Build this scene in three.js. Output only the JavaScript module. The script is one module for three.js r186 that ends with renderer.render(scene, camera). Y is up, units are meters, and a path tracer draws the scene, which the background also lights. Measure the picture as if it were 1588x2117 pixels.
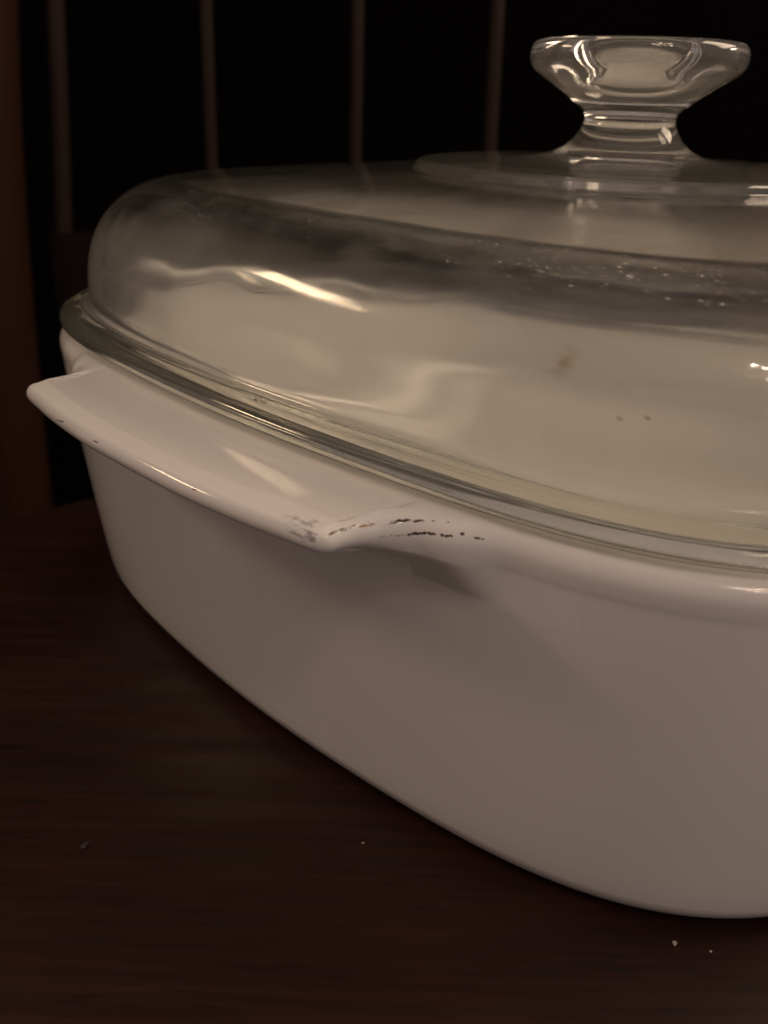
import * as THREE from 'three';
import { mergeGeometries } from 'three/addons/utils/BufferGeometryUtils.js';
import { ImprovedNoise } from 'three/addons/math/ImprovedNoise.js';

// ---------------------------------------------------------------- camera
const scene = new THREE.Scene();
const renderer = new THREE.WebGLRenderer({ antialias: true });
renderer.setSize(768, 1024);
renderer.toneMapping = THREE.LinearToneMapping;
renderer.toneMappingExposure = 1;
renderer.shadowMap.enabled = true;
const camera = new THREE.PerspectiveCamera(57.222, 0.75, 0.01, 30);
camera.position.set(0.13822, 0.12431, 0.21587);
{
  const r = new THREE.Vector3(0.69117, 0.02817, -0.72214), u = new THREE.Vector3(-0.31366, 0.91191, -0.26463), f = new THREE.Vector3(-0.65107, -0.40941, -0.63913);
  camera.setRotationFromMatrix(new THREE.Matrix4().makeBasis(r, u, f.negate()));
}
camera.focus = 0.165;
camera.userData.fStop = 24;
const V = (x, y, z) => new THREE.Vector3(x, y, z);

// ---------------------------------------------------------------- light: a dim room, a warm lamp, a chandelier of small bulbs
scene.background = new THREE.Color().setRGB(0.200, 0.157, 0.141);
function areaLight(name, from, to, w, h, color, intensity) {
  const l = new THREE.RectAreaLight(new THREE.Color().setRGB(...color), intensity, w, h);
  l.name = name; l.position.copy(from); l.lookAt(to); scene.add(l);
}
function bulb(name, at, color, intensity, radius) {
  const l = new THREE.PointLight(new THREE.Color().setRGB(...color), intensity);
  l.name = name; l.position.copy(at); l.castShadow = true; l.shadow.radius = radius / 0.02; scene.add(l);
}
areaLight('warm_lamp', V(-0.81, 0.60, 0.66), V(0, 0.09, 0.1), 0.26, 0.085, [1, 0.72, 0.46], 24);
areaLight('ceiling_light', V(0.25, 1.6, 0.25), V(0.25, 0, 0.25), 2.2, 2.2, [1, 0.76, 0.58], 0.12);
areaLight('far_lamp', V(0.52, 0.92, -0.80), V(0, 0.05, 0), 0.6, 0.6, [1, 0.76, 0.55], 7.5);
areaLight('hall_light', V(1.4, 0.5, -0.05), V(0.1, 0.04, 0.1), 0.25, 0.6, [0.75, 0.82, 1], 1.0);
for (let i = 0; i < 8; i++) {
  const a = i / 8 * 2 * Math.PI + 0.4, r = i % 2 ? 0.16 : 0.09;
  bulb('chandelier_bulb_light_00' + (i + 1), V(0.66 + r * Math.cos(a), i % 2 ? 0.80 : 0.88, 0.37 + r * Math.sin(a)), [1, 0.76, 0.58], 0.065, 0.014);
}

// ---------------------------------------------------------------- helpers
const noise = new ImprovedNoise();
let seed = 7;
const rnd = () => { seed = (seed + 0x6d2b79f5) | 0; let t = Math.imul(seed ^ (seed >>> 15), 1 | seed); t = (t + Math.imul(t ^ (t >>> 7), 61 | t)) ^ t; return ((t ^ (t >>> 14)) >>> 0) / 4294967296; };
const lerp = (a, b, t) => a + (b - a) * t, sstep = (a, b, x) => THREE.MathUtils.smoothstep(x, a, b);
function fbm(x, y, z, o = 4) { let s = 0, a = 0.5; for (let i = 0; i < o; i++) { s += a * noise.noise(x, y, z); x *= 2.03; y *= 2.03; z *= 2.03; a *= 0.5; } return s; }
function tag(o, label, category, group, kind) {
  if (label) o.userData.label = label;
  if (category) o.userData.category = category;
  if (group) o.userData.group = group;
  if (kind) o.userData.kind = kind;
  return o;
}
function mesh(name, geometry, material, parent = scene) {
  const m = new THREE.Mesh(geometry, material); m.name = name; m.castShadow = m.receiveShadow = true; parent.add(m); return m;
}
function thing(name, label, category, at = [0, 0, 0]) { const g = new THREE.Group(); g.name = name; g.position.set(...at); scene.add(g); return tag(g, label, category); }
function canvasTexture(w, h, draw, srgb) {
  const c = document.createElement('canvas'); c.width = w; c.height = h; draw(c.getContext('2d'), w, h);
  const t = new THREE.CanvasTexture(c); t.wrapS = THREE.RepeatWrapping; t.wrapT = THREE.ClampToEdgeWrapping; t.magFilter = THREE.LinearFilter; if (srgb) t.colorSpace = THREE.SRGBColorSpace; return t;
}
function dataTexture(w, h, f, srgb) {
  const d = new Uint8Array(w * h * 4);
  for (let y = 0; y < h; y++) for (let x = 0; x < w; x++) { const c = f(x / w, y / h), i = (y * w + x) * 4; for (let k = 0; k < 3; k++) d[i + k] = Math.max(0, Math.min(255, 255 * (c.length ? c[k] : c))); d[i + 3] = 255; }
  const t = new THREE.DataTexture(d, w, h); t.wrapS = t.wrapT = THREE.RepeatWrapping; t.magFilter = THREE.LinearFilter; if (srgb) t.colorSpace = THREE.SRGBColorSpace; t.needsUpdate = true; return t;
}
// the rounded square that dish and lid share: half width W, squareness n, at angle a
function outline(W, n, a) {
  const c = Math.cos(a), s = Math.sin(a);
  const r = W / Math.pow(Math.pow(Math.abs(c) + 1e-9, n) + Math.pow(Math.abs(s) + 1e-9, n), 1 / n) * (1 + 0.005 * Math.cos(8 * a));
  return [r * c, r * s];
}
function outNormal(W, n, a) {
  const e = 2e-3, p = outline(W, n, a - e), q = outline(W, n, a + e), x = q[1] - p[1], z = p[0] - q[0], l = Math.hypot(x, z);
  return [x / l, z / l];
}
function offsetOutline(W, n, a, d) { const p = outline(W, n, a), m = outNormal(W, n, a); return [p[0] + m[0] * d, p[1] + m[1] * d]; }
// rows[j][i] = [x, y, z], closed in i: positions, smooth normals and uv; cut(i0, i1, j0, j1) gives a piece of it that meets its neighbours exactly
function loft(rows, flip) {
  const M = rows.length, N = rows[0].length, nor = rows.map((r) => r.map(() => V(0, 0, 0)));
  const P = (j, i) => V(...rows[j][i % N]);
  const tri = (a, b, c) => {
    const n = P(...b).sub(P(...a)).cross(P(...c).sub(P(...a))); if (flip) n.negate();
    for (const [j, i] of [a, b, c]) nor[j][i % N].add(n);
  };
  for (let j = 0; j < M - 1; j++) for (let i = 0; i < N; i++) { tri([j, i], [j + 1, i], [j, i + 1]); tri([j, i + 1], [j + 1, i], [j + 1, i + 1]); }
  for (const j of [0, M - 1]) { // a row that shrinks to a point has one normal
    if (Math.hypot(rows[j][0][0] - rows[j][N >> 1][0], rows[j][0][2] - rows[j][N >> 1][2]) < 1e-6) { const s = V(0, 0, 0); nor[j].forEach((n) => s.add(n)); nor[j].forEach((n) => n.copy(s)); }
  }
  nor.forEach((r) => r.forEach((n) => n.normalize()));
  const round = [0], mid = M >> 1;
  for (let i = 1; i <= N; i++) round.push(round[i - 1] + P(mid, i).distanceTo(P(mid, i - 1)));
  return function cut(i0 = 0, i1 = N, j0 = 0, j1 = M - 1, ref = 0) {
    const along = [0];
    for (let j = 1; j < M; j++) along.push(along[j - 1] + P(j, ref).distanceTo(P(j - 1, ref)));
    const p = [], n = [], uv = [], index = [], w = i1 - i0 + 1;
    for (let j = j0; j <= j1; j++) for (let i = i0; i <= i1; i++) {
      p.push(...rows[j][(i + N) % N]); n.push(...nor[j][(i + N) % N].toArray());
      const ii = i < 0 ? round[i + N] - round[N] : i > N ? round[i - N] + round[N] : round[i];
      uv.push(ii / round[N], (along[j] - along[j0]) / Math.max(1e-6, along[j1] - along[j0]));
    }
    for (let j = 0; j < j1 - j0; j++) for (let i = 0; i < w - 1; i++) {
      const a = j * w + i, b = a + w; index.push(...(flip ? [a, a + 1, b, a + 1, b + 1, b] : [a, b, a + 1, a + 1, b, b + 1]));
    }
    const g = new THREE.BufferGeometry(); g.setAttribute('position', new THREE.Float32BufferAttribute(p, 3)); g.setAttribute('normal', new THREE.Float32BufferAttribute(n, 3));
    g.setAttribute('uv', new THREE.Float32BufferAttribute(uv, 2)); g.setIndex(index); return g;
  };
}

// ---------------------------------------------------------------- table: local x runs along its far edge, z towards the camera
const TURN = Math.atan2(0.71363, 0.70053);
const woodMap = dataTexture(2048, 2048, (u, v) => {
  const x = u * 5, y = v * 60, w = fbm(x * 0.7, y * 0.08, 3.1, 3) * 3;
  const fine = fbm(x * 2.4, y * 4, 1.7, 5), hair = noise.noise(x * 4, y * 14, 6.1), ring = Math.sin(y * 0.5 + w * 4), pore = Math.max(0, noise.noise(x * 9, y * 11, 9.3) - 0.38);
  const k = 0.86 + 0.05 * ring + fine * 0.30 + hair * 0.10 - pore * 0.9 + 0.16 * fbm(u * 5, v * 5, 7.7, 3);
  return [0.202 * k, 0.102 * k, 0.075 * k];
}, true);
const woodRough = dataTexture(1024, 1024, (u, v) => 0.62 + 0.3 * fbm(u * 10, v * 120, 4.4, 4) + 0.3 * fbm(u * 4, v * 4, 8.4, 3));
const woodM = new THREE.MeshPhysicalMaterial({ map: woodMap, roughness: 0.75, roughnessMap: woodRough, specularIntensity: 0.5 });
{
  const table = thing('wooden_table', 'dark brown polished wooden table under the white dish', 'table');
  table.rotation.y = 84.3 * Math.PI / 180;
  const s = new THREE.Shape(); s.moveTo(-0.75, -0.119); s.lineTo(0.75, -0.119); s.lineTo(0.75, 0.8); s.lineTo(-0.75, 0.8); s.closePath();
  const g = new THREE.ExtrudeGeometry(s, { depth: 0.024, bevelEnabled: true, bevelThickness: 0.003, bevelSize: 0.003, bevelSegments: 3 });
  g.rotateX(Math.PI / 2); g.translate(0, -0.003, 0);
  for (let i = 0, a = g.attributes.uv, p = g.attributes.position; i < a.count; i++) { const x = p.getX(i), z = p.getZ(i); a.setXY(i, (x * 0.777 + z * 0.629) * 2.2 + 0.72, (z * 0.777 - x * 0.629) * 2.2 + 0.32); }
  mesh('tabletop', g, woodM, table);
  const leg = new THREE.BoxGeometry(0.06, 0.7, 0.06);
  for (const [x, z] of [[-0.68, -0.08], [0.68, -0.08], [-0.68, 0.73], [0.68, 0.73]]) mesh('leg', leg, woodM, table).position.set(x, -0.38, z);
}

// ---------------------------------------------------------------- what stands in the dark beyond the table
const D0 = V(0.13822, 0, 0.21587), HEAD = V(-0.71362, 0, -0.70053), RIGHT = V(0.70053, 0, -0.71362);
const beyond = (lateral, depth, y) => D0.clone().addScaledVector(HEAD, depth).addScaledVector(RIGHT, lateral).setY(y);
{
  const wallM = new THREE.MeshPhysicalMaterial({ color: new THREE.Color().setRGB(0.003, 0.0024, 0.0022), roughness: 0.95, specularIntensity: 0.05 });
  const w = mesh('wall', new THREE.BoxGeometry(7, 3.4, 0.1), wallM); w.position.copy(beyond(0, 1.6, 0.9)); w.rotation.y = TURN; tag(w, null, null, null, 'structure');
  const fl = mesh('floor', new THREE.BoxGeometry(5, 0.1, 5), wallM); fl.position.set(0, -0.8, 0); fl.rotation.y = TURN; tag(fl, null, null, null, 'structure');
}
{
  const chairWood = (r, g, b) => new THREE.MeshPhysicalMaterial({ color: new THREE.Color().setRGB(r, g, b), roughness: 0.5, specularIntensity: 0.2 });
  const chairM = chairWood(0.028, 0.018, 0.015), redM = chairWood(0.037, 0.016, 0.010), darkM = chairWood(0.010, 0.006, 0.005);
  const c = thing('wooden_chair', 'dark reddish wooden chair back with thin spindles behind the table', 'chair', beyond(0, 1.0, -0.75).toArray());
  c.rotation.y = TURN;
  const stick = (name, pts, r0, r1, m = chairM) => {
    const curve = new THREE.CatmullRomCurve3(pts.map((p) => V(...p))), g = new THREE.TubeGeometry(curve, 40, 1, 14), a = g.attributes.position, q = V(0, 0, 0);
    for (let i = 0; i <= 40; i++) for (let k = 0; k <= 14; k++) { const j = i * 15 + k, at = curve.getPointAt(i / 40), t = i / 40, r = lerp(r0, r1, t); q.fromBufferAttribute(a, j).sub(at).multiplyScalar(r).add(at); a.setXYZ(j, q.x, q.y, q.z); }
    return mesh(name, g, m, c);
  };
  stick('stile', [[-0.425, 0.0, 0.02], [-0.402, 0.72, 0.03], [-0.388, 0.94, 0.02], [-0.36, 1.3, -0.04]], 0.034, 0.034, redM);
  stick('spindle', [[-0.343, 0.70, 0], [-0.325, 0.94, 0], [-0.318, 1.28, -0.03]], 0.0095, 0.008);
  stick('spindle', [[-0.184, 0.70, 0], [-0.182, 0.94, 0], [-0.180, 1.28, -0.03]], 0.0058, 0.006);
  stick('spindle', [[-0.039, 0.70, 0], [-0.039, 0.94, 0], [-0.040, 1.28, -0.03]], 0.0058, 0.006);
  stick('spindle', [[0.096, 0.70, 0], [0.0925, 0.94, 0], [0.090, 1.28, -0.03]], 0.0066, 0.007);
  stick('stile', [[0.425, 0.0, 0.02], [0.402, 0.72, 0.03], [0.388, 0.94, 0.02], [0.36, 1.3, -0.04]], 0.034, 0.034, redM);
  const rail = new THREE.BoxGeometry(0.8, 0.05, 0.025, 1, 1, 1);
  mesh('crest_rail', rail, chairM, c).position.set(0, 1.29, -0.04);
  mesh('seat_rail', new THREE.BoxGeometry(0.72, 0.09, 0.03), darkM, c).position.set(0.01, 0.687, 0);
}

// ---------------------------------------------------------------- the white dish: one loft whose lip swells out into the two handles
const WB = 0.1168, NB = 3.34, WF = 0.1221, NF = 3.55;
const wall = (k, a, d) => { const p = offsetOutline(lerp(WB, WF, k), lerp(NB, NF, k), a, d); return [p[0] + 0.0020 * (1 - k), p[1] + 0.0010 * (1 - k)]; }; // the dish is not quite true
const rise = (y) => 1 - (1 - Math.min(1, y / 0.066)) ** 1.4;
const rimAngle = (x) => { let lo = Math.PI / 4, hi = Math.PI / 2; for (let i = 0; i < 40; i++) { const m = (lo + hi) / 2; if (outline(WF, NF, m)[0] > x) lo = m; else hi = m; } return (lo + hi) / 2; };
const LIP = 0.0008, cols = []; // {g: [x, z] of the outermost edge, a: angle of the dish wall, h: how much handle}
let handleSpan;
{
  const tail = [0.064, 0.070, 0.076].map((x) => offsetOutline(WF, NF, rimAngle(x), LIP));
  const c = new THREE.SplineCurve([[0, 0.1432], [0.015, 0.1430], [0.030, 0.1417], [0.0395, 0.1403], [0.0450, 0.1394], [0.0468, 0.1387], [0.0478, 0.1374], [0.0480, 0.1350], [0.0486, 0.1310], [0.0500, 0.1277], [0.0530, 0.1249], [0.0580, 0.1232], ...tail].map((p) => new THREE.Vector2(...p)));
  const q = [], n = 110;
  for (let i = 0; i <= n; i++) {
    const p = c.getPointAt(i / n), a = rimAngle(Math.min(p.x, 0.0759)), r = outline(WF, NF, a);
    q.push({ g: [p.x, p.y], a, h: sstep(0.003, 0.016, Math.hypot(p.x - r[0], p.y - r[1])) });
  }
  const a0 = q[n].a, m = 90;
  for (let i = 1; i <= m; i++) { const a = a0 * (1 - i / m); q.push({ g: offsetOutline(WF, NF, a, LIP), a, h: 0 }); }
  // q runs from the middle of the +z handle to the middle of the +x side; mirror it into all four quarters, counter-clockwise from +x to +z
  const Q = q.slice().reverse(), mir = (k, sx, sz) => ({ g: [k.g[0] * sx, k.g[1] * sz], a: sx > 0 ? (sz > 0 ? k.a : -k.a) : sz > 0 ? Math.PI - k.a : Math.PI + k.a, h: k.h });
  cols.push(...Q.slice(0, -1), ...q.slice(0, -1).map((k) => mir(k, -1, 1)), ...Q.slice(0, -1).map((k) => mir(k, -1, -1)), ...q.slice(0, -1).map((k) => mir(k, 1, -1)));
  handleSpan = [m, m + 2 * n];
}
const N = cols.length, gN = cols.map((_, i) => { const p = cols[(i + N - 2) % N].g, q = cols[(i + 2) % N].g, x = q[1] - p[1], z = p[0] - q[0], l = Math.hypot(x, z); return [x / l, z / l]; });
const edge = (i, d) => [cols[i].g[0] - gN[i][0] * d, cols[i].g[1] - gN[i][1] * d];
const mix2 = (p, q, t) => [lerp(p[0], q[0], t), lerp(p[1], q[1], t)];
const dishRows = [], row = (f) => dishRows.push(cols.map((k, i) => { const [[x, z], y] = f(k, i); return [x, y, z]; }));
const wob = (x, y, z) => 0.00025 * noise.noise(x * 22, y * 22, z * 22);
row(() => [[0, 0], 0.0012]);
row((k) => [mix2([0, 0], wall(0, k.a, -0.006), 0.5), 0.0010]);
row((k) => [wall(0, k.a, -0.006), 0.0005]);
for (let i = 0; i <= 8; i++) { const t = i / 8 * 1.42, y = 0.0002 + 0.0064 * (1 - Math.cos(t)); row((k) => [wall(rise(y), k.a, -0.0046 + 0.0048 * Math.sin(t)), y]); }
for (let i = 1; i <= 14; i++) { const t = i / 14, y = lerp(0.0057, 0.0545, t); row((k) => { const p = wall(rise(y), k.a, 0.0002 + 0.0004 * t), w = wob(p[0], y, p[1]) * Math.min(1, 3 - 3 * t); return [[p[0] + w, p[1] + w], y]; }); }
const wallTop = (k) => wall(rise(0.0545), k.a, 0.0006);
const R = 0.0030, BL = 0.0033, YT = 0.0675, RH = 0.0020; // roundings of lip and handle edge
const eR = (k) => lerp(R, RH, k.h), eB = (k) => lerp(BL, RH, k.h), eY = (k) => YT - eB(k) - 0.0003 * k.h;
const bodyEnd = dishRows.length - 1;
for (const [t, t1, y0, y1] of [[0.02, 0.18, 0.0567, 0.0557], [0.07, 0.36, 0.0590, 0.0569], [0.2, 0.54, 0.0606, 0.0581], [0.4, 0.72, 0.0615, 0.0593], [0.7, 0.88, 0.0621, 0.0604]]) row((k, i) => [mix2(wallTop(k), edge(i, lerp(0.0003, RH, k.h)), lerp(t1, t, k.h)), lerp(y1, y0, k.h)]);
for (let i = 0; i <= 14; i++) {
  const t = (i / 14 - 0.5) * Math.PI, l = t / (Math.PI / 2);
  row((k, c) => t < 0 ? [edge(c, lerp(0.0003 * l * l, RH * (1 - Math.cos(t)), k.h)), eY(k) + lerp(0.0030 * l, RH * Math.sin(t), k.h)] : [edge(c, eR(k) * (1 - Math.cos(t))), eY(k) + eB(k) * Math.sin(t)]);
}
const rimOut = (k) => offsetOutline(WF, NF, k.a, -0.0030);
for (const [t, dip] of [[0.06, -0.12], [0.105, 0.05], [0.125, 0.08], [0.145, 0.02], [0.20, -0.30], [0.3, -0.75], [0.42, -1.15], [0.54, -1.3], [0.66, -1.1], [0.78, -0.6], [0.88, -0.1], [1, 0.25]]) row((k, i) => [mix2(edge(i, eR(k)), rimOut(k), t), YT + 0.001 * (dip < 0 && t > 0.15 ? dip * 0.38 : dip) * k.h + 0.00025 * (1 - k.h) * t]);
const lipEnd = dishRows.length - 1;
for (let i = 1; i <= 5; i++) { const t = i / 5 * Math.PI / 2; row((k) => [offsetOutline(WF, NF, k.a, -0.0036 - 0.002 * Math.sin(t)), YT + 0.00025 - 0.002 * (1 - Math.cos(t))]); }
row((k) => [wall(0.85, k.a, -0.0056), 0.056]);
row((k) => [wall(0.5, k.a, -0.0056), 0.035]);
row((k) => [wall(0.15, k.a, -0.0054), 0.018]);
for (let i = 0; i <= 6; i++) { const t = i / 6 * Math.PI / 2; row((k) => [wall(0, k.a, -0.0055 - 0.012 * (1 - Math.cos(t))), 0.0175 - 0.012 * Math.sin(t)]); }
row((k) => [mix2([0, 0], wall(0, k.a, -0.0175), 0.5), 0.0053]);
row(() => [[0, 0], 0.0053]);
const dishCut = loft(dishRows, false);
const white = { color: new THREE.Color().setRGB(0.90, 0.865, 0.83), roughness: 0.16, ior: 1.5, clearcoat: 0.7, clearcoatRoughness: 0.025 };
const innerM = new THREE.MeshPhysicalMaterial({ ...white, color: new THREE.Color().setRGB(0.95, 0.925, 0.875) });
const whiteM = new THREE.MeshPhysicalMaterial(white);
const wornMap = canvasTexture(2048, 1024, (c, w, h) => {
  c.fillStyle = '#fff'; c.fillRect(0, 0, w, h);
  const blot = (u, v, r, tone, a) => { c.fillStyle = 'rgba(' + tone + ',' + a + ')'; c.beginPath(); for (let i = 0; i < 9; i++) { const t = i / 9 * 6.283, q = r * (0.55 + 0.9 * rnd()); c.lineTo(u * w + q * 1.3 * Math.cos(t), (1 - v) * h + q * Math.sin(t)); } c.fill(); };
  const chips = (pts, n, r, su, sv, tone, a) => { for (let i = 0; i < n; i++) { const t = rnd() * (pts.length - 1), k = Math.min(pts.length - 2, Math.floor(t)), f = t - k, g = () => (rnd() + rnd() + rnd() - 1.5) / 1.5; blot(lerp(pts[k][0], pts[k + 1][0], f) + g() * su, lerp(pts[k][1], pts[k + 1][1], f) + g() * sv, r * (0.3 + 1.1 * rnd() * rnd()), tone, a * (0.4 + 0.6 * rnd())); } };
  const dark = '46,31,23', brown = '96,64,38', tan = '150,108,62', grey = '112,106,110';
  chips([[0.2235, 0.5425], [0.2137, 0.5430], [0.2068, 0.5410]], 50, 3.0, 0.0016, 0.0030, dark, 0.95);
  chips([[0.2240, 0.5410], [0.1974, 0.5440]], 60, 1.6, 0.0030, 0.0045, brown, 0.5);
  chips([[0.2030, 0.5415], [0.1970, 0.5455]], 14, 2.2, 0.0014, 0.0026, dark, 0.9);
  chips([[0.1942, 0.5385], [0.1800, 0.5374]], 60, 2.6, 0.0024, 0.0040, tan, 0.32);
  chips([[0.1660, 0.5360], [0.1516, 0.5425]], 70, 2.8, 0.0014, 0.0026, dark, 0.95);
  chips([[0.1700, 0.5350], [0.1430, 0.5440]], 50, 1.4, 0.0026, 0.0040, brown, 0.5);
  chips([[0.1489, 0.5405], [0.1425, 0.5445]], 16, 2.2, 0.0012, 0.0018, dark, 0.9);
  chips([[0.1350, 0.5487], [0.1340, 0.5489]], 4, 2.2, 0.0008, 0.0012, dark, 0.8); chips([[0.1220, 0.5552], [0.1214, 0.5552]], 3, 2.0, 0.0006, 0.0010, dark, 0.8);
  chips([[0.1760, 0.5060], [0.1530, 0.5129]], 40, 1.3, 0.0024, 0.0024, brown, 0.5);
  chips([[0.1530, 0.5129], [0.1450, 0.5181], [0.1369, 0.5226], [0.1280, 0.5250]], 70, 2.3, 0.0012, 0.0020, dark, 0.95);
  chips([[0.1238, 0.5268], [0.1137, 0.5283]], 24, 2.2, 0.0010, 0.0018, dark, 0.95);
  chips([[0.1066, 0.5347], [0.1050, 0.5351]], 9, 2.4, 0.0010, 0.0018, dark, 0.9); chips([[0.0950, 0.5304], [0.0868, 0.5289]], 18, 2.0, 0.0010, 0.0016, dark, 0.9);
  chips([[0.2713, 0.575], [0.2499, 0.560], [0.2522, 0.595]], 110, 4, 0.006, 0.012, grey, 0.16);
  chips([[0.2634, 0.5216], [0.2379, 0.5210], [0.2480, 0.545]], 150, 4, 0.007, 0.010, grey, 0.18);
  for (let i = 0; i < 30; i++) { c.strokeStyle = 'rgba(104,100,106,' + (0.12 + 0.28 * rnd()) + ')'; c.lineWidth = 0.8 + 1.4 * rnd(); const x = (0.236 + 0.034 * rnd()) * w, y = (1 - 0.505 - 0.085 * rnd()) * h; c.beginPath(); c.moveTo(x, y); c.quadraticCurveTo(x + 20 * (rnd() - 0.3), y + 10 * (rnd() - 0.5), x + 40 * rnd(), y + 24 * (rnd() - 0.5)); c.stroke(); }
  chips([[0.6514, 0.5123], [0.6340, 0.5218]], 30, 2.6, 0.0010, 0.0010, dark, 0.95); chips([[0.5600, 0.5236], [0.5497, 0.5263]], 24, 2.6, 0.0010, 0.0010, dark, 0.95);
  chips([[0.3845, 0.5337], [0.3810, 0.5340]], 9, 2.4, 0.0008, 0.0010, dark, 0.9);
  for (const [u, v] of [[0.2400, 0.0277], [0.1266, 0.2094], [0.1245, 0.1142]]) chips([[u, v], [u + 0.0006, v]], 3, 1.8, 0.0006, 0.0012, dark, 0.7);
  for (let i = 0; i < 90; i++) blot(0.15 + 0.7 * rnd(), 0.5 + 0.48 * rnd(), 0.7 + 1.1 * rnd(), '90,80,76', 0.2 + 0.3 * rnd());
  for (let i = 0; i < 40; i++) { c.strokeStyle = 'rgba(120,112,108,' + 0.22 * rnd() + ')'; c.lineWidth = 0.7 + rnd(); const x = (0.2 + 0.55 * rnd()) * w, y = (1 - 0.62 - 0.36 * rnd()) * h; c.beginPath(); c.moveTo(x, y); c.lineTo(x + 30 + 130 * rnd(), y + 16 * (rnd() - 0.5)); c.stroke(); }
}, true);
const rippleMap = dataTexture(1024, 512, (u, v) => 0.5 + sstep(0.2, 0.3, u) * sstep(0.84, 0.74, u) * sstep(0.62, 0.70, v) * (0.5 * noise.noise(u * 5, v * 34, 3.3) + 0.25 * noise.noise(u * 9, v * 80, 8.3)));
const handleM = new THREE.MeshPhysicalMaterial({ ...white, roughness: 0.09, clearcoat: 0, map: wornMap, bumpMap: rippleMap, bumpScale: 0.00007 });
{
  const dish = thing('casserole_dish', 'white glazed square casserole dish with flat side handles standing on the table', 'casserole dish');
  const [h0, h1] = handleSpan, half = N / 2;
  mesh('interior', dishCut(0, N, lipEnd, dishRows.length - 1), innerM, dish);
  mesh('body', mergeGeometries([dishCut(0, N, 0, bodyEnd), dishCut(h1, half + h0, bodyEnd, lipEnd), dishCut(half + h1, N + h0, bodyEnd, lipEnd)]), whiteM, dish);
  const worn = dishCut(h0, h1, bodyEnd, lipEnd, (h0 + h1) >> 1);
  for (let i = 0, a = worn.attributes.uv, u0 = a.getX(0), u1 = a.getX(h1 - h0); i < a.count; i++) a.setX(i, (a.getX(i) - u0) / (u1 - u0));
  tag(mesh('handle', worn, handleM, dish), 'white handle with dark worn chips along its edge');
  mesh('handle', dishCut(half + h0, half + h1, bodyEnd, lipEnd), whiteM, dish);
}

// ---------------------------------------------------------------- the glass lid: rim, dome and knob cut from one closed surface
const WD = 0.1154, ND = 3.56, NL = 480;
const lidRows = [], ring = (f) => lidRows.push([...Array(NL)].map((_, i) => { const a = i / NL * 2 * Math.PI, [x, y, z] = f(a); return [x, y, z]; }));
const off = (d, y) => ring((a) => { const [x, z] = offsetOutline(WF, NF, a, d); return [x, y, z]; });
// a ring of a dome whose outline goes from the rounded square (t = 1) to a circle near the knob
const dome = (scale, y, round, wave) => ring((a) => {
  const p = outline(WD * scale, lerp(ND, 2, round), a), w = wave * (noise.noise(p[0] * 26, y * 60, p[1] * 26) + 0.5 * noise.noise(p[0] * 70, y * 140, p[1] * 70 + 5));
  const l = Math.hypot(...p) || 1; return [p[0] * (1 + w / l), y + w * 0.6, p[1] * (1 + w / l)];
});
const circ = (r, y) => ring((a) => [r * Math.cos(a), y, r * Math.sin(a)]);
// inside, from the centre outwards and down
circ(0, 0.1046); circ(0.010, 0.1046); circ(0.03, 0.1043);
dome(0.45, 0.1036, 0.75, 0.0001); dome(0.6, 0.1020, 0.4, 0.00015); dome(0.72, 0.1005, 0.12, 0.0002);
const shoulder = (d) => { const o = []; for (let i = 0; i <= 18; i++) { const t = i / 18 * Math.PI / 2, c = 2 / 2.25; o.push([1 - (d + (0.0235 - d) * (1 - Math.sin(t) ** c)) / WD, 0.0775 + (0.0262 - d) * Math.cos(t) ** c]); } return o; };
for (let i = 0; i <= 12; i++) { const t = i / 12 * Math.PI / 2; dome(1 - (0.0045 + 0.0140 * (1 - Math.sin(t))) / WD, 0.0835 + 0.0148 * Math.cos(t), 0, 0.0005); }
dome(1 - 0.0042 / WD, 0.0745, 0, 0.0002); dome(1 - 0.0048 / WD, 0.071, 0, 0);
dome(1 - 0.0050 / WD, 0.0655, 0, 0); dome(1 - 0.0043 / WD, 0.0642, 0, 0); dome(1 - 0.0025 / WD, 0.0642, 0, 0); dome(1 - 0.0012 / WD, 0.0655, 0, 0);
off(-0.0068, 0.0682);
const innerEnd = lidRows.length - 1;
// rim: flat underside, rounded edge, ridge, groove at the foot of the dome
for (let i = 0; i <= 24; i++) off(lerp(-0.0062, -0.0013, i / 24), 0.0685 + 0.00006 * (1 - Math.cos(i / 24 * 2 * Math.PI * 4)));
for (let i = 0; i <= 8; i++) { const t = (i / 8 - 0.5) * Math.PI; off(-0.0012 + 0.0014 * Math.cos(t), 0.0702 + 0.0017 * Math.sin(t)); }
off(-0.0020, 0.0723); off(-0.0028, 0.0731); off(-0.0038, 0.0735); off(-0.0048, 0.0733); off(-0.0056, 0.0733);
const rimEnd = lidRows.length - 1;
dome(1.004, 0.0740, 0, 0); dome(1.0005, 0.0752, 0, 0);
for (const [s, y] of shoulder(0).reverse()) dome(s, y, 0, 0.00008);
dome(0.72, 0.1045, 0.12, 0.0001); dome(0.62, 0.1053, 0.3, 0.0001); dome(0.54, 0.1062, 0.6, 0.0001);
circ(0.0545, 0.1067); circ(0.0530, 0.1068);
const domeEnd = lidRows.length - 1;
circ(0.0524, 0.1074); circ(0.0520, 0.1084); circ(0.0512, 0.1091); circ(0.0500, 0.1093); circ(0.040, 0.1096); circ(0.030, 0.1100);
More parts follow.
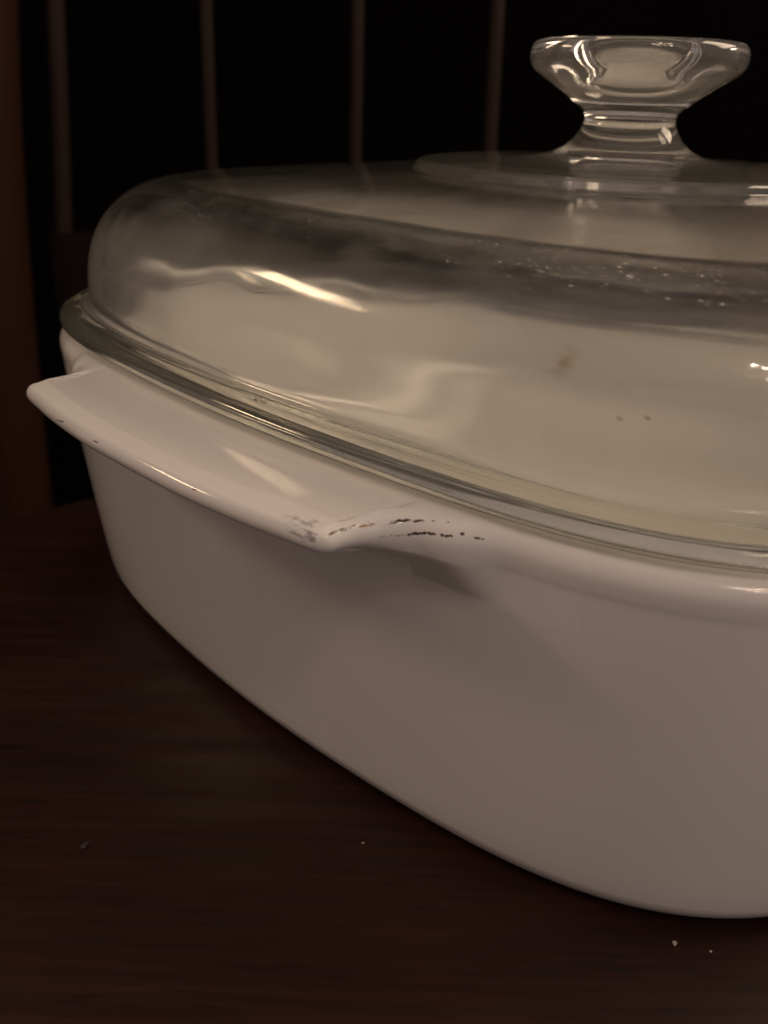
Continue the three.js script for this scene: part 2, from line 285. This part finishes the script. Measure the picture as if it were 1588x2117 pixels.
for (const [r, y] of [[0.0235, 0.1106], [0.0185, 0.1115], [0.0153, 0.1130], [0.0131, 0.1150], [0.0118, 0.1170], [0.0112, 0.1181], [0.0109, 0.1190], [0.01085, 0.1198], [0.0112, 0.1208], [0.0122, 0.1219], [0.0140, 0.1232], [0.0165, 0.1250], [0.0195, 0.1270], [0.0222, 0.1286], [0.0240, 0.1299], [0.0250, 0.1312], [0.0255, 0.1326], [0.0255, 0.1340], [0.0251, 0.1354], [0.0243, 0.1363], [0.0230, 0.1367], [0.0205, 0.1358], [0.0165, 0.1336], [0.0125, 0.1318], [0.0085, 0.1306], [0.0045, 0.1299], [0, 0.1297]]) circ(r, y);
const lidCut = loft(lidRows, false);
const glass = { color: new THREE.Color().setRGB(0.985, 0.985, 0.96), transmission: 1, thickness: 0.01, ior: 1.48, roughness: 0.0 };
// wear on the dome: specks baked onto the shoulder, cloudy smears, one tan stain, two dark specks
const LIDW = 2048, LIDH = 512, specks = [];
for (let i = 0; i < 5200; i++) { const v = 0.30 + 0.27 * (rnd() + rnd()) / 2, u = rnd(); if (fbm(u * 60, v * 9, 2.2, 2) > -0.08) specks.push([u, v, 0.35 + 0.75 * rnd() * rnd(), (u < 0.2 ? 1.3 : 0.8) * (0.15 + 0.45 * rnd() * rnd() + 0.1 * rnd())]); }
const smear = dataTexture(512, 256, (u, v) => {
  const a = Math.cos(u * 2 * Math.PI) * 3, b = Math.sin(u * 2 * Math.PI) * 3, k = fbm(a, b, v * 3, 4), f = fbm(a * 3 + k * 2, b * 3, v * 5 + k * 2, 4);
  return 0.42 + 0.55 * f + 0.35 * k;
});
smear.wrapT = THREE.ClampToEdgeWrapping;
const wearMap = canvasTexture(LIDW, LIDH, (c, w, h) => {
  c.fillStyle = '#fff'; c.fillRect(0, 0, w, h);
  for (let x = 0; x < w; x += 4) { const top = 0.30 + 0.05 * fbm(Math.cos(x / w * 6.283) * 4, Math.sin(x / w * 6.283) * 4, 1, 3), g = c.createLinearGradient(0, h * (1 - top), 0, h); g.addColorStop(0, 'rgba(190,190,190,0)'); g.addColorStop(0.25, 'rgba(190,190,190,0.45)'); g.addColorStop(1, 'rgba(190,190,190,0.55)'); c.fillStyle = g; c.fillRect(x, 0, 4, h); }
  const haze = (x, y, r, a) => { const g = c.createRadialGradient(x, y, 0, x, y, r); g.addColorStop(0, 'rgba(215,215,215,' + a + ')'); g.addColorStop(1, 'rgba(215,215,215,0)'); c.fillStyle = g; c.fillRect(x - r, y - r, 2 * r, 2 * r); };
  for (let i = 0; i < 520; i++) haze(rnd() * w, h * (1 - 0.02 - 0.36 * rnd()), 12 + 50 * rnd() * rnd(), 0.3 * rnd());
  for (const [u, v, r, a] of specks) { c.fillStyle = 'rgba(60,60,60,' + a + ')'; c.beginPath(); c.ellipse(u * w, (1 - v) * h, r, r * 1.6, rnd() * 3, 0, 7); c.fill(); }
  for (let i = 0; i < 60; i++) { c.strokeStyle = 'rgba(150,150,150,' + 0.5 * rnd() + ')'; c.lineWidth = 0.6; const x = rnd() * w, y = h * (1 - 0.2 - 0.6 * rnd()); c.beginPath(); c.moveTo(x, y); c.lineTo(x + 26 * (rnd() - 0.3), y + 14 * (rnd() - 0.5)); c.stroke(); }
});
const stainMap = canvasTexture(LIDW, LIDH, (c, w, h) => {
  c.fillStyle = '#fff'; c.fillRect(0, 0, w, h);
  for (let i = 0; i < 60; i++) { const t = rnd(), r = 1 + 2.2 * rnd(); c.fillStyle = 'rgba(160,122,66,' + 0.075 * rnd() + ')'; c.beginPath(); c.ellipse((lerp(0.1655, 0.1676, t) + 0.0012 * (rnd() - 0.5)) * w, (1 - lerp(0.232, 0.192, t) - 0.012 * (rnd() - 0.5)) * h, r, r * 1.5, rnd() * 3, 0, 7); c.fill(); }
  for (const [u, v] of [[0.1558, 0.138], [0.1513, 0.1465], [0.213, 0.31]]) { c.fillStyle = 'rgba(60,40,20,0.5)'; c.beginPath(); c.ellipse(u * w, (1 - v) * h, 0.7, 1.8, 0.3, 0, 7); c.fill(); }
}, true);
const domeM = new THREE.MeshPhysicalMaterial({ ...glass, map: stainMap, transmission: 0.995, transmissionMap: wearMap, roughness: 0.24, roughnessMap: smear });
const rimM = new THREE.MeshPhysicalMaterial({ ...glass, color: new THREE.Color().setRGB(0.9, 0.91, 0.8), transmission: 0.965, roughness: 0.018, map: canvasTexture(2048, 128, (c, w, h) => {
  c.fillStyle = '#fff'; c.fillRect(0, 0, w, h);
  for (let i = 0; i < 26; i++) { c.fillStyle = 'rgba(58,46,28,' + (0.3 + 0.6 * rnd()) + ')'; c.beginPath(); c.ellipse((0.2407 + 0.004 * (rnd() - 0.5)) * w, (1 - 0.84 - 0.07 * (rnd() - 0.5)) * h, 0.5 + 0.9 * rnd(), 0.6 + rnd(), 0, 0, 7); c.fill(); }
}, true) });
const glassM = new THREE.MeshPhysicalMaterial({ ...glass, color: new THREE.Color().setRGB(0.985, 0.975, 0.92), transmission: 0.94, roughness: 0.008 });
{
  const lid = thing('glass_lid', 'clear glass domed lid with a round knob on the white dish', 'lid', [0, 0, 0]);
  const L = lidRows.length - 1;
  const inside = lidCut(0, NL, 0, innerEnd);
  for (let i = 0, a = inside.attributes.uv; i < a.count; i++) a.setY(i, 0.997); // the marks are on the outside
  mesh('dome', mergeGeometries([inside, lidCut(0, NL, rimEnd, domeEnd)]), domeM, lid);
  mesh('rim', lidCut(0, NL, innerEnd, rimEnd), rimM, lid);
  mesh('knob', lidCut(0, NL, domeEnd, L), glassM, lid);
}

// ---------------------------------------------------------------- crumbs on the table
for (const [x, z, r, label] of [[0.0112, 0.1633, 0.0008, 'pale thread-like crumb lying alone on the table at far left'], [0.0938, 0.1035, 0.00036, 'small bright white crumb on the table below the right end of the dish'], [0.0438, 0.1259, 0.0002, 'tiny pale speck on the table near the middle of the dish base'], [0.0986, 0.1006, 0.0002, 'faint tiny crumb on the table just right of the bright white crumb']]) {
  const g = new THREE.IcosahedronGeometry(r, 2), a = g.attributes.position;
  for (let i = 0; i < a.count; i++) { const p = V(a.getX(i), a.getY(i), a.getZ(i)), k = 1 + 0.7 * noise.noise(p.x / r * 1.3 + x * 900, p.y / r * 1.3, p.z / r * 1.3); a.setXYZ(i, p.x * k * (r > 0.0006 ? 0.4 : 1), p.y * k * 0.55, p.z * k * 1.2); }
  g.computeVertexNormals();
  const m = mesh('crumb', g, new THREE.MeshStandardMaterial({ color: new THREE.Color().setRGB(r > 0.0006 ? 0.07 : 0.42, r > 0.0006 ? 0.055 : 0.38, r > 0.0006 ? 0.05 : 0.33), roughness: 0.8 }));
  m.position.set(x, r * 0.3, z); m.rotation.y = x * 40; if (x !== 0.0112) m.name = 'crumb_00' + (x > 0.095 ? 3 : x > 0.09 ? 1 : 2); tag(m, label, 'crumb');
}

renderer.render(scene, camera);
